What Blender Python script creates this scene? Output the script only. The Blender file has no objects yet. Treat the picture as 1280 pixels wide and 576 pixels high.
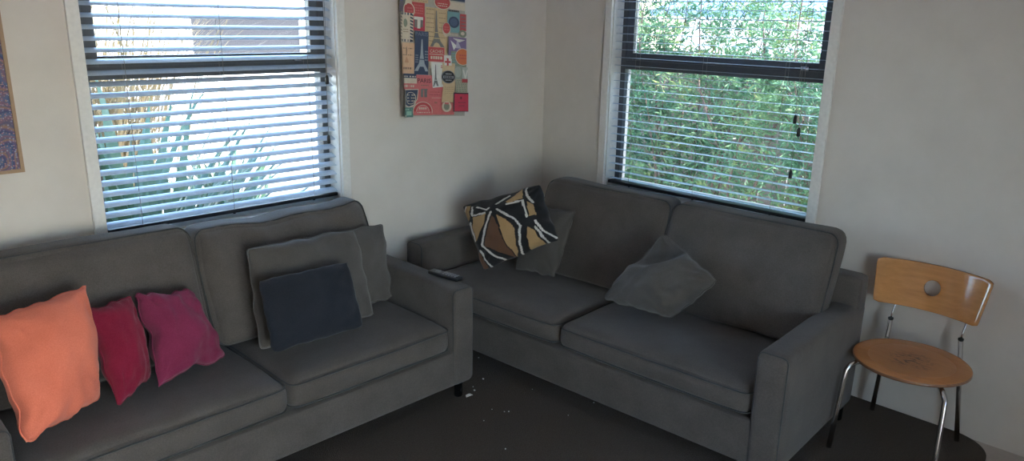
import bpy, bmesh, math, random
from mathutils import Vector, Matrix, noise

scene = bpy.context.scene
COL = scene.collection
PI = math.pi

# ------------------------------------------------------------------ materials
def new_mat(name):
    m = bpy.data.materials.new(name)
    m.use_nodes = True
    nt = m.node_tree
    return m, nt, nt.nodes['Principled BSDF']

def coords(nt, scale=None):
    tc = nt.nodes.new('ShaderNodeTexCoord')
    return tc.outputs['Object']

def noise_node(nt, vec, scale, detail=3, rough=.5):
    n = nt.nodes.new('ShaderNodeTexNoise')
    n.inputs['Scale'].default_value = scale
    n.inputs['Detail'].default_value = detail
    n.inputs['Roughness'].default_value = rough
    nt.links.new(vec, n.inputs['Vector'])
    return n

def ramp(nt, fac, stops):
    r = nt.nodes.new('ShaderNodeValToRGB')
    el = r.color_ramp.elements
    while len(el) < len(stops):
        el.new(.5)
    for e, (p, c) in zip(el, stops):
        e.position = p
        e.color = (*c, 1)
    nt.links.new(fac, r.inputs['Fac'])
    return r

def bump(nt, b, h, strength, dist=.002):
    n = nt.nodes.new('ShaderNodeBump')
    n.inputs['Strength'].default_value = strength
    n.inputs['Distance'].default_value = dist
    nt.links.new(h, n.inputs['Height'])
    nt.links.new(n.outputs['Normal'], b.inputs['Normal'])
    return n

def speckled(name, c0, c1, scale, rough=.8, bstr=.3, bscale=None, spec=.5, sheen=0, bdist=.002):
    m, nt, b = new_mat(name)
    v = coords(nt)
    n = noise_node(nt, v, scale, 4, .6)
    r = ramp(nt, n.outputs['Fac'], [(.3, c0), (.7, c1)])
    nt.links.new(r.outputs['Color'], b.inputs['Base Color'])
    b.inputs['Roughness'].default_value = rough
    b.inputs['Specular IOR Level'].default_value = spec
    if sheen:
        b.inputs['Sheen Weight'].default_value = sheen
        b.inputs['Sheen Roughness'].default_value = .4
    if bstr:
        n2 = noise_node(nt, v, bscale or scale, 2, .5)
        bump(nt, b, n2.outputs['Fac'], bstr, bdist)
    return m

def flat(name, c, rough=.6, metal=0, spec=.5, coat=0):
    m, nt, b = new_mat(name)
    v = coords(nt)
    n = noise_node(nt, v, 60, 2)
    r = ramp(nt, n.outputs['Fac'], [(.2, tuple(x * .93 for x in c)), (.8, tuple(min(1, x * 1.07) for x in c))])
    nt.links.new(r.outputs['Color'], b.inputs['Base Color'])
    b.inputs['Roughness'].default_value = rough
    b.inputs['Metallic'].default_value = metal
    b.inputs['Specular IOR Level'].default_value = spec
    b.inputs['Coat Weight'].default_value = coat
    b.inputs['Coat Roughness'].default_value = .08
    return m

def fabric(name, c0, c1, weave=260, sheen=.15):
    m, nt, b = new_mat(name)
    v = coords(nt)
    n = noise_node(nt, v, 7, 4, .6)
    n2 = noise_node(nt, v, weave, 2, .7)
    mx = nt.nodes.new('ShaderNodeMath'); mx.operation = 'MULTIPLY_ADD'
    nt.links.new(n2.outputs['Fac'], mx.inputs[0]); mx.inputs[1].default_value = .6
    md = nt.nodes.new('ShaderNodeMath'); md.operation = 'MULTIPLY'
    nt.links.new(n.outputs['Fac'], md.inputs[0]); md.inputs[1].default_value = .4
    nt.links.new(md.outputs[0], mx.inputs[2])
    r = ramp(nt, mx.outputs[0], [(.34, c0), (.66, c1)])
    nt.links.new(r.outputs['Color'], b.inputs['Base Color'])
    b.inputs['Roughness'].default_value = .95
    b.inputs['Specular IOR Level'].default_value = .2
    b.inputs['Sheen Weight'].default_value = sheen
    b.inputs['Sheen Roughness'].default_value = .5
    bump(nt, b, n2.outputs['Fac'], .5, .002)
    return m

def wood(name, c0, c1, axis=1, gloss=.18, wear=None):
    m, nt, b = new_mat(name)
    v = coords(nt)
    mp = nt.nodes.new('ShaderNodeMapping')
    sc = [14, 14, 14]; sc[axis] = 1.2
    mp.inputs['Scale'].default_value = sc
    nt.links.new(v, mp.inputs['Vector'])
    n = noise_node(nt, mp.outputs['Vector'], 4, 5, .6)
    r = ramp(nt, n.outputs['Fac'], [(.25, c0), (.75, c1)])
    out = r.outputs['Color']
    b.inputs['Roughness'].default_value = gloss
    b.inputs['Coat Weight'].default_value = 1
    b.inputs['Coat Roughness'].default_value = .1
    if wear:
        # scuffed varnish near the seat's middle
        ln = nt.nodes.new('ShaderNodeVectorMath'); ln.operation = 'LENGTH'
        nt.links.new(v, ln.inputs[0])
        mr = nt.nodes.new('ShaderNodeMapRange')
        mr.inputs[1].default_value = .11; mr.inputs[2].default_value = .03
        nt.links.new(ln.outputs['Value'], mr.inputs[0])
        mp2 = nt.nodes.new('ShaderNodeMapping'); mp2.inputs['Scale'].default_value = (1, .45, 1)
        nt.links.new(v, mp2.inputs['Vector'])
        n3 = noise_node(nt, mp2.outputs['Vector'], 75, 3, .6)
        r3 = ramp(nt, n3.outputs['Fac'], [(.52, (0, 0, 0)), (.58, (1, 1, 1))])
        ml = nt.nodes.new('ShaderNodeMath'); ml.operation = 'MULTIPLY'
        nt.links.new(r3.outputs['Color'], ml.inputs[0]); nt.links.new(mr.outputs[0], ml.inputs[1])
        mix = nt.nodes.new('ShaderNodeMix'); mix.data_type = 'RGBA'
        nt.links.new(ml.outputs[0], mix.inputs['Factor'])
        nt.links.new(out, mix.inputs['A']); mix.inputs['B'].default_value = (*wear, 1)
        # paler rubbed patch
        mr2 = nt.nodes.new('ShaderNodeMapRange')
        mr2.inputs[1].default_value = .20; mr2.inputs[2].default_value = .0; mr2.inputs[4].default_value = .6
        nt.links.new(ln.outputs['Value'], mr2.inputs[0])
        mix2 = nt.nodes.new('ShaderNodeMix'); mix2.data_type = 'RGBA'
        nt.links.new(mr2.outputs[0], mix2.inputs['Factor'])
        nt.links.new(out, mix2.inputs['A']); mix2.inputs['B'].default_value = (.42, .23, .13, 1)
        nt.links.new(mix2.outputs['Result'], mix.inputs['A'])
        out = mix.outputs['Result']
        rr = nt.nodes.new('ShaderNodeMapRange')
        rr.inputs[1].default_value = .18; rr.inputs[2].default_value = .04
        rr.inputs[3].default_value = .25; rr.inputs[4].default_value = .5
        nt.links.new(ln.outputs['Value'], rr.inputs[0])
        nt.links.new(rr.outputs[0], b.inputs['Roughness'])
        b.inputs['Coat Weight'].default_value = .15
    nt.links.new(out, b.inputs['Base Color'])
    return m

def glass_mat():
    m, nt, b = new_mat('window_glass')
    nt.nodes.remove(b)
    out = nt.nodes['Material Output']
    tr = nt.nodes.new('ShaderNodeBsdfTransparent'); tr.inputs[0].default_value = (.95, .97, .96, 1)
    gl = nt.nodes.new('ShaderNodeBsdfGlossy'); gl.inputs['Roughness'].default_value = .02
    fr = nt.nodes.new('ShaderNodeFresnel'); fr.inputs['IOR'].default_value = 1.3
    mx = nt.nodes.new('ShaderNodeMixShader')
    nt.links.new(fr.outputs[0], mx.inputs[0]); nt.links.new(tr.outputs[0], mx.inputs[1]); nt.links.new(gl.outputs[0], mx.inputs[2])
    nt.links.new(mx.outputs[0], out.inputs['Surface'])
    return m

def leaf_mat(name, stops, scale=3.0, transl=.35, rough=.45):
    m, nt, b = new_mat(name)
    v = coords(nt)
    n = noise_node(nt, v, scale, 5, .75)
    r = ramp(nt, n.outputs['Fac'], stops)
    nt.links.new(r.outputs['Color'], b.inputs['Base Color'])
    b.inputs['Roughness'].default_value = rough
    t = nt.nodes.new('ShaderNodeBsdfTranslucent')
    nt.links.new(r.outputs['Color'], t.inputs['Color'])
    mx = nt.nodes.new('ShaderNodeMixShader'); mx.inputs[0].default_value = transl
    nt.links.new(b.outputs[0], mx.inputs[1]); nt.links.new(t.outputs[0], mx.inputs[2])
    nt.links.new(mx.outputs[0], nt.nodes['Material Output'].inputs['Surface'])
    return m

M = {}
M['wall'] = speckled('wall_paint', (.62, .575, .53), (.66, .615, .57), 6, .75, .08, 180, .3)
M['ceil'] = flat('ceiling_paint', (.75, .74, .72), .8)
M['trim'] = flat('white_gloss_paint', (.74, .73, .71), .3)
M['carpet'] = speckled('carpet_pile', (.056, .043, .034), (.108, .085, .067), 160, 1, 1, 220, .1, .1, .006)
M['vinyl'] = speckled('beige_floor', (.42, .37, .34), (.50, .45, .41), 12, .5, .05)
M['sofa'] = fabric('charcoal_weave', (.068, .058, .052), (.117, .101, .091))
M['sofa_seam'] = fabric('charcoal_seam', (.04, .04, .042), (.065, .065, .066))
M['grey_cushion'] = fabric('grey_cotton', (.066, .059, .054), (.108, .098, .090), 400)
M['pale_piping'] = fabric('pale_piping', (.12, .115, .11), (.17, .165, .16), 400)
M['navy'] = fabric('navy_cotton', (.011, .013, .019), (.022, .026, .036), 350)
M['coral'] = fabric('coral_velvet', (.70, .165, .095), (.82, .23, .145), 300, .12)
M['crimson'] = fabric('crimson_velvet', (.17, .008, .028), (.25, .016, .045), 300, .12)
M['magenta'] = fabric('plum_velvet', (.16, .016, .052), (.24, .032, .082), 300, .12)
M['charcoal_alu'] = flat('charcoal_aluminium', (.075, .084, .096), .35, 0, .5)
M['slat'] = flat('silver_slat', (.56, .65, .76), .25, 0, .7)
M['rail_dark'] = flat('dark_blind_rail', (.02, .023, .03), .4)
M['cord'] = flat('blind_cord', (.22, .21, .2), .8)
M['tassel'] = flat('black_plastic', (.012, .012, .012), .4)
M['glass'] = glass_mat()
M['chrome'] = flat('chrome', (.62, .60, .60), .12, 1)
M['sofa_leg'] = flat('dark_steel', (.10, .11, .13), .25, 1)
M['ply'] = wood('varnished_ply_back', (.50, .215, .065), (.66, .31, .10), 1, .16)
M['ply_seat'] = wood('varnished_ply_seat', (.54, .225, .085), (.66, .30, .12), 1, .3, (.09, .05, .035))
M['ply_edge'] = wood('ply_edge', (.16, .055, .025), (.34, .16, .07), 1, .4)
M['remote'] = flat('remote_plastic', (.012, .013, .015), .35)
M['button'] = flat('remote_button', (.22, .22, .23), .5)
M['white_bit'] = flat('paper_white', (.8, .78, .75), .8)
M['ground'] = speckled('pale_concrete', (.74, .73, .71), (.84, .83, .81), 3, .9, .1)
M['mulch'] = speckled('bark_mulch', (.20, .12, .07), (.45, .31, .2), 25, .95, .6, 40, bdist=.02)
M['flax'] = leaf_mat('flax_leaf', [(.3, (.040, .090, .055)), (.55, (.075, .135, .075)), (.75, (.15, .18, .07))], 2.2, .2, .35)
M['drygrass'] = leaf_mat('dry_grass', [(.3, (.10, .07, .035)), (.6, (.17, .13, .065)), (.8, (.13, .15, .05))], 3, .3)
M['hedge'] = leaf_mat('hedge_leaf', [(.30, (.038, .105, .062)), (.44, (.078, .190, .108)), (.56, (.130, .230, .105)), (.66, (.23, .265, .09)), (.74, (.30, .20, .10))], 2.6, .35)
M['twig'] = flat('bare_twig', (.12, .085, .07), .9)
M['house'] = speckled('white_weatherboard', (.84, .84, .83), (.88, .88, .87), 4, .7, .05)
M['house_glass'] = flat('grey_window', (.030, .030, .034), .9, 0, .05)
M['roof_blue'] = flat('blue_roof', (.16, .25, .42), .5)
M['fence'] = speckled('weathered_fence', (.13, .105, .09), (.20, .165, .145), 5, .9, .2)

# ------------------------------------------------------------------ mesh helpers
def link(name, bm, mats, parent=None, smooth=True, loc=None):
    me = bpy.data.meshes.new(name)
    bm.normal_update()
    bm.to_mesh(me); bm.free()
    for m in (mats if isinstance(mats, (list, tuple)) else [mats]):
        me.materials.append(m)
    if smooth:
        for p in me.polygons:
            p.use_smooth = True
    o = bpy.data.objects.new(name, me)
    COL.objects.link(o)
    if parent is not None:
        o.parent = parent
    if loc is not None:
        o.location = loc
    return o

def sharp(o, ang=35):
    me = o.data
    bm = bmesh.new(); bm.from_mesh(me)
    for e in bm.edges:
        if len(e.link_faces) == 2 and e.calc_face_angle(0) > math.radians(ang):
            e.smooth = False
    bm.to_mesh(me); bm.free()
    return o

def tag(o, label=None, cat=None, group=None, kind=None):
    if label: o['label'] = label
    if cat: o['category'] = cat
    if group: o['group'] = group
    if kind: o['kind'] = kind
    return o

def empty(name, loc=(0, 0, 0)):
    e = bpy.data.objects.new(name, None)
    e.empty_display_size = .05
    COL.objects.link(e)
    e.location = loc
    return e

def add_box(bm, x0, x1, y0, y1, z0, z1, bevel=0, mi=0):
    before = set(bm.faces)
    r = bmesh.ops.create_cube(bm, size=1)
    vs = r['verts']
    for v in vs:
        v.co = Vector(((x0 + x1) / 2 + v.co.x * (x1 - x0), (y0 + y1) / 2 + v.co.y * (y1 - y0), (z0 + z1) / 2 + v.co.z * (z1 - z0)))
    if bevel:
        es = list({e for v in vs for e in v.link_edges})
        bmesh.ops.bevel(bm, geom=es, offset=bevel, segments=2, affect='EDGES', profile=.5)
    for f in bm.faces:
        if f not in before:
            f.material_index = mi

def tube(bm, pts, r, seg=8, closed=False, caps=True, taper=None):
    pts = [Vector(p) for p in pts]
    n = len(pts)
    rings = []
    up = None
    for i, p in enumerate(pts):
        if closed:
            t = pts[(i + 1) % n] - pts[i - 1]
        else:
            t = pts[min(i + 1, n - 1)] - pts[max(i - 1, 0)]
        t.normalize()
        if up is None:
            up = Vector((0, 0, 1)) if abs(t.z) < .9 else Vector((1, 0, 0))
        a = t.cross(up).normalized()
        up = a.cross(t).normalized()
        rr = r * (taper[i] if taper else 1)
        rings.append([bm.verts.new(p + rr * (math.cos(2 * PI * k / seg) * a + math.sin(2 * PI * k / seg) * up)) for k in range(seg)])
    for i in range(n if closed else n - 1):
        A, B = rings[i], rings[(i + 1) % n]
        for k in range(seg):
            bm.faces.new((A[k], A[(k + 1) % seg], B[(k + 1) % seg], B[k]))
    if caps and not closed:
        bm.faces.new(rings[0][::-1]); bm.faces.new(rings[-1])

def soft_box(cx, cy, cz, dx, dy, dz, r=.03, crown=(0, 0, 0), n=13, amp=0, seed=0, shear=None, fn=None):
    """rounded, puffed upholstery block"""
    bm = bmesh.new()
    bmesh.ops.create_cube(bm, size=2)
    bmesh.ops.subdivide_edges(bm, edges=bm.edges[:], cuts=n, use_grid_fill=True)
    h = Vector((dx / 2, dy / 2, dz / 2))
    off = Vector((seed * 3.7, seed * 1.3, seed * 2.1))
    for v in bm.verts:
        t = Vector([math.sin(max(-1, min(1, c)) * PI / 2) for c in v.co])
        p = Vector((t.x * h.x, t.y * h.y, t.z * h.z))
        q = Vector([max(-(h[i] - r), min(h[i] - r, p[i])) for i in range(3)])
        d = p - q
        if d.length > 1e-9:
            p = q + d.normalized() * r
        u = t
        fx = (1 - u.y ** 2) * (1 - u.z ** 2); fy = (1 - u.x ** 2) * (1 - u.z ** 2); fz = (1 - u.x ** 2) * (1 - u.y ** 2)
        p.x += crown[0] * fx ** .6 * u.x
        p.y += crown[1] * fy ** .6 * u.y
        p.z += crown[2] * fz ** .6 * u.z
        if amp:
            w = p * 5 + off
            p += Vector((noise.noise(w), noise.noise(w + Vector((9, 0, 0))), noise.noise(w + Vector((0, 9, 0))))) * amp
        if fn:
            p = fn(p, u)
        v.co = p + Vector((cx, cy, cz))
    return bm

def rrect_loop(a0, a1, b0, b1, r, k=6):
    pts = []
    for (ca, cb, s) in ((a1 - r, b1 - r, 0), (a0 + r, b1 - r, 1), (a0 + r, b0 + r, 2), (a1 - r, b0 + r, 3)):
        for i in range(k + 1):
            t = PI / 2 * (s + i / k)
            pts.append((ca + r * math.cos(t), cb + r * math.sin(t)))
    out = []
    for i, p in enumerate(pts):
        q = pts[(i + 1) % len(pts)]
        d = math.dist(p, q)
        m = max(1, int(d / .06))
        for j in range(m):
            out.append((p[0] + (q[0] - p[0]) * j / m, p[1] + (q[1] - p[1]) * j / m))
    return out

def smoothstep(a, b, x):
    t = max(0, min(1, (x - a) / (b - a)))
    return t * t * (3 - 2 * t)

# ------------------------------------------------------------------ camera
CAM = Vector((-3.593, -3.211, 1.75))
yaw, pitch, roll = .7748, .2732, .0206
F = Vector((math.cos(pitch) * math.cos(yaw), math.cos(pitch) * math.sin(yaw), -math.sin(pitch)))
Rt = Vector((math.sin(yaw), -math.cos(yaw), 0))
U = Rt.cross(F)
R2 = math.cos(roll) * Rt + math.sin(roll) * U
U2 = -math.sin(roll) * Rt + math.cos(roll) * U
cd = bpy.data.cameras.new('camera')
cd.sensor_width = 36; cd.lens = 26.63
cam = bpy.data.objects.new('camera', cd)
COL.objects.link(cam)
cam.matrix_world = Matrix(((R2.x, U2.x, -F.x, CAM.x), (R2.y, U2.y, -F.y, CAM.y), (R2.z, U2.z, -F.z, CAM.z), (0, 0, 0, 1)))
scene.camera = cam

# ------------------------------------------------------------------ room shell
XW, YS, H, TH = -5.6, -5.2, 2.42, .16
Y0 = .05          # plane of the left wall
AL, AR, AZ0, AZ1 = -2.631, -1.509, .835, 2.08
BL, BR, BZ0, BZ1 = -.466, -1.722, .785, 2.08
ZT, ZL = 1.570, 1.477

def struct(name, bm, m, smooth=False, parent=None):
    o = link(name, bm, m, parent, smooth)
    if parent is None:
        o['kind'] = 'structure'
    return o

bm = bmesh.new()
add_box(bm, XW - TH, AL, Y0, Y0 + TH, -.3, H)
add_box(bm, AR, TH, Y0, Y0 + TH, -.3, H)
add_box(bm, AL, AR, Y0, Y0 + TH, -.3, AZ0)
add_box(bm, AL, AR, Y0, Y0 + TH, AZ1, H)
struct('wall_left', bm, M['wall'])
bm = bmesh.new()
add_box(bm, 0, TH, BL, Y0, -.3, H)
add_box(bm, 0, TH, YS - TH, BR, -.3, H)
add_box(bm, 0, TH, BR, BL, -.3, BZ0)
add_box(bm, 0, TH, BR, BL, BZ1, H)
struct('wall_right', bm, M['wall'])
# wall behind the camera with an opening added to let in fill light, and the plain side wall
DX0, DX1, DZ = -4.3, -2.5, 2.05
bm = bmesh.new()
add_box(bm, XW - TH, DX0, YS - TH, YS, -.3, H)
add_box(bm, DX1, 0, YS - TH, YS, -.3, H)
add_box(bm, DX0, DX1, YS - TH, YS, DZ, H)
add_box(bm, DX0, DX1, YS - TH, YS, -.3, 0)
struct('wall_back', bm, M['wall'])
bm = bmesh.new()
add_box(bm, XW - TH, XW, YS, Y0, -.3, H)
struct('wall_side', bm, M['wall'])
bm = bmesh.new()
add_box(bm, XW - .35, .04 + TH, YS - .35, .35 + TH, H, H + .12)
struct('ceiling', bm, M['ceil'])
bm = bmesh.new()
add_box(bm, XW, 0, YS, Y0, -.25, -.012)
struct('floor', bm, M['vinyl'])

# carpet rug: wall to wall on the sofa side, one rounded free corner by the chair
bm = bmesh.new()
pts = [(XW + .02, Y0 - .004), (-.004, Y0 - .004)]
ex, ey, rr = -.004, -2.675, .17
for i in range(13):
    t = PI / 2 * i / 12
    pts.append((ex - rr + rr * math.cos(t), ey + rr - rr * math.sin(t)))
pts += [(-.9, -2.70), (-.9, -4.6), (XW + .02, -4.6)]
vt = [bm.verts.new((x, y, 0)) for x, y in pts]
vb = [bm.verts.new((x, y, -.0118)) for x, y in pts]
bm.faces.new(vt); bm.faces.new(vb[::-1])
for i in range(len(pts)):
    j = (i + 1) % len(pts)
    bm.faces.new((vt[j], vt[i], vb[i], vb[j]))
bmesh.ops.recalc_face_normals(bm, faces=bm.faces[:])
rug = link('carpet_rug', bm, M['carpet'], smooth=False)
tag(rug, 'large dark brown carpet under both sofas with a rounded corner beside the chair', 'carpet')

# ------------------------------------------------------------------ windows
def win_frame(name, axis, a0, a1, z0, z1, upper_gap_side):
    """axis 'x': in the plane y=0 (runs along x); 'y': in the plane x=0 (runs along y)"""
    def bx(bm, p0, p1, d0, d1, q0, q1, bevel=0):
        if axis == 'x': add_box(bm, p0, p1, d0, d1, q0, q1, bevel)
        else: add_box(bm, d0, d1, p0, p1, q0, q1, bevel)
    lo, hi = min(a0, a1), max(a0, a1)
    root = empty(name, ((lo + hi) / 2, 0, z0) if axis == 'x' else (0, (lo + hi) / 2, z0))
    root['kind'] = 'structure'
    inv = Matrix.Translation(-root.location)
    if axis == 'x': root.location.y += Y0
    def put(nm, bm, m, smooth=False):
        bm.transform(inv)
        return link(nm, bm, m, root, smooth)
    # white architrave on the wall face and lining of the reveal
    w, pr = .046, -.02
    bm = bmesh.new()
    bx(bm, lo - w, lo + .001, pr, -.0005, z0 - w, z1 + w, .003)
    bx(bm, hi - .001, hi + w, pr, -.0005, z0 - w, z1 + w, .003)
    bx(bm, lo + .001, hi - .001, pr, -.0005, z0 - w, z0 + .001, .003)
    bx(bm, lo + .001, hi - .001, pr, -.0005, z1 - .001, z1 + w, .003)
    put('architrave', bm, M['trim'])
    bm = bmesh.new()
    bx(bm, lo, lo + .006, 0, .09, z0, z1)
    bx(bm, hi - .006, hi, 0, .09, z0, z1)
    bx(bm, lo + .006, hi - .006, 0, .09, z1 - .006, z1)
    put('reveal_lining', bm, M['trim'])
    bm = bmesh.new()
    bx(bm, lo + .006, hi - .006, 0, .09, z0, z0 + .008)
    put('sill', bm, M['trim'])
    # charcoal aluminium outer frame with transom
    fw = .038
    bm = bmesh.new()
    bx(bm, lo, lo + fw, .09, .15, z0, z1, .002)
    bx(bm, hi - fw, hi, .09, .15, z0, z1, .002)
    bx(bm, lo + fw, hi - fw, .09, .15, z0, z0 + fw, .002)
    bx(bm, lo + fw, hi - fw, .09, .15, z1 - fw, z1, .002)
    bx(bm, lo + fw, hi - fw, .092, .15, ZL, ZL + .052, .002)
    put('frame', bm, M['charcoal_alu'])
    # upper awning sash
    sw = .042
    s0, s1 = ZL + .046, z1 - fw + .006
    bm = bmesh.new()
    bx(bm, lo + fw - .004, lo + fw + sw, .098, .138, s0, s1, .003)
    bx(bm, hi - fw - sw, hi - fw + .004, .098, .138, s0, s1, .003)
    bx(bm, lo + fw + sw, hi - fw - sw, .098, .138, s0, ZT, .003)
    bx(bm, lo + fw + sw, hi - fw - sw, .098, .138, s1 - sw, s1, .003)
    put('sash', bm, M['charcoal_alu'])
    for q0, q1 in ((z0 + fw, ZL), (ZT, s1 - sw)):
        bm = bmesh.new()
        e = fw if q0 < ZL else fw + sw
        bx(bm, lo + e, hi - e, .119, .123, q0, q1)
        put('pane', bm, M['glass'])
    # catch on the transom
    bm = bmesh.new()
    c = hi - .16 if axis == 'x' else lo + .14
    bx(bm, c - .02, c + .02, .078, .098, ZL + .055, ZL + .075, .004)
    bx(bm, c - .006, c + .05, .072, .082, ZL + .062, ZL + .07, .003)
    put('catch', bm, M['chrome'], True)
    return root

win_frame('window_1', 'x', AL, AR, AZ0, AZ1, 0)
win_frame('window_2', 'y', BL, BR, BZ0, BZ1, 0)

# unseen glazed door, added behind the camera to brighten the room
XM = (DX0 + DX1) / 2
root = empty('fill_light_door_1', (XM, YS, 0)); root['kind'] = 'structure'
bm = bmesh.new()
for x in (DX0, XM - .03, DX1 - .06):
    add_box(bm, x, x + .06, YS - .12, YS - .06, 0, DZ, .003)
add_box(bm, DX0 + .06, DX1 - .06, YS - .12, YS - .06, 0, .07, .003)
add_box(bm, DX0 + .06, DX1 - .06, YS - .12, YS - .06, DZ - .06, DZ, .003)
bm.transform(Matrix.Translation(-root.location))
link('frame', bm, M['charcoal_alu'], root, False)
for x0, x1 in ((DX0 + .06, XM - .03), (XM + .03, DX1 - .06)):
    bm = bmesh.new()
    add_box(bm, x0, x1, YS - .092, YS - .088, .07, DZ - .06)
    bm.transform(Matrix.Translation(-root.location))
    link('pane', bm, M['glass'], root, False)

# ------------------------------------------------------------------ venetian blinds
def blind(name, axis, a0, a1, zb, zt, tilt, label, ladders, cords, depth=.042, cr=.0035):
    lo, hi = min(a0, a1) + .012, max(a0, a1) - .012
    root = empty(name, ((lo + hi) / 2, depth, zb) if axis == 'x' else (depth, (lo + hi) / 2, zb))
    tag(root, label, 'window blind')
    inv = Matrix.Translation(-root.location)
    if axis == 'x': root.location.y += Y0
    P = (lambda a, d, z: Vector((a, d, z))) if axis == 'x' else (lambda a, d, z: Vector((d, a, z)))
    def bx(bm, p0, p1, d0, d1, q0, q1, bevel=0):
        if axis == 'x': add_box(bm, p0, p1, d0, d1, q0, q1, bevel)
        else: add_box(bm, d0, d1, p0, p1, q0, q1, bevel)
    def put(nm, bm, m, smooth=True):
        bmesh.ops.recalc_face_normals(bm, faces=bm.faces[:])
        bm.transform(inv)
        return link(nm, bm, m, root, smooth)
    pitchz, w, th = .0442, .050, .0011
    n = int((zt - .05 - zb - .03) / pitchz)
    bm = bmesh.new()
    rnd = random.Random(len(name) + int(zb * 1000))
    zs = []
    for i in range(n + 1):
        z = zb + .03 + i * pitchz
        zs.append(z)
        tl = tilt + rnd.uniform(-.015, .015)
        top, bot = [], []
        for k in range(6):
            s = -1 + 2 * k / 5                    # -1 = room side edge
            d = s * w / 2
            c = cr * (1 - s * s)
            dd = d * math.cos(tl) - c * math.sin(tl)
            dz = d * math.sin(tl) + c * math.cos(tl)
            rowt, rowb = [], []
            for a in (lo, lo + (hi - lo) * .33, lo + (hi - lo) * .67, hi):
                sag = -.0012 * math.sin((a - lo) / (hi - lo) * PI * 3) ** 2
                rowt.append(bm.verts.new(P(a, depth + dd, z + dz + th / 2 + sag)))
                rowb.append(bm.verts.new(P(a, depth + dd, z + dz - th / 2 + sag)))
            top.append(rowt); bot.append(rowb)
        for k in range(5):
            for j in range(3):
                bm.faces.new((top[k][j], top[k][j + 1], top[k + 1][j + 1], top[k + 1][j]))
                bm.faces.new((bot[k][j + 1], bot[k][j], bot[k + 1][j], bot[k + 1][j + 1]))
            bm.faces.new((top[k][0], top[k + 1][0], bot[k + 1][0], bot[k][0]))
            bm.faces.new((top[k + 1][3], top[k][3], bot[k][3], bot[k + 1][3]))
        for k, flip in ((0, 0), (5, 1)):
            for j in range(3):
                bm.faces.new((top[k][j], bot[k][j], bot[k][j + 1], top[k][j + 1]))
    o = put('slats', bm, M['slat'], True)
    sharp(o, 40)
    bm = bmesh.new()
    bx(bm, lo, hi, depth - .026, depth + .026, zb, zb + .017, .003)
    put('bottom_rail', bm, M['rail_dark'], False)
    bm = bmesh.new()
    bx(bm, lo, hi, depth - .028, depth + .028, zt - .045, zt - .007, .003)
    put('headrail', bm, M['slat'], False)
    for f in ladders:
        a = lo + (hi - lo) * f
        bm = bmesh.new()
        for dd, da in ((-.0265, -.004), (.0265, .004)):
            tube(bm, [P(a + da, depth + dd, zb + .015), P(a + da, depth + dd, zt - .04)], .0011, 5)
        for z in zs:
            tube(bm, [P(a - .004, depth - .0265, z - .004 - .0265 * math.tan(tilt)), P(a + .004, depth + .0265, z - .004 + .0265 * math.tan(tilt))], .0008, 4)
        put('ladder_cord', bm, M['cord'])
        bm = bmesh.new()
        tube(bm, [P(a, depth - .012, zb - .006), P(a, depth - .012, zb + .002)], .006, 10)
        put('cord_plug', bm, M['tassel'])
    for a, z in cords:
        bm = bmesh.new()
        tube(bm, [P(a, depth - .034, zt - .05), P(a + .003, depth - .035, (z + zt) / 2), P(a, depth - .034, z + .02)], .0013, 5)
        c = put('pull_cord', bm, M['cord'])
        bm = bmesh.new()
        tube(bm, [P(a, depth - .034, z + .026), P(a, depth - .034, z + .018), P(a, depth - .034, z - .014), P(a, depth - .034, z - .018)], .0095, 10, taper=[.4, .8, 1, .7])
        bm.transform(inv)
        link('tassel', bm, M['tassel'], c)
    return root

blind('venetian_blind', 'x', AL, AR, .860, AZ1, .33,
      'silver slatted blind tilted half shut over the window behind the coral cushion sofa', (.13, .50, .88),
      ((AR - .052, 1.44), (AR - .058, 1.15)))
blind('venetian_blind', 'y', BL, BR, .806, BZ1, -.055,
      'silver slatted blind with flat open slats in the window facing the green hedge', (.88, .53, .16),
      ((BR + .125, 1.30), (BR + .10, 1.24), (BR + .115, 1.03)), cr=.0018)

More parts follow.
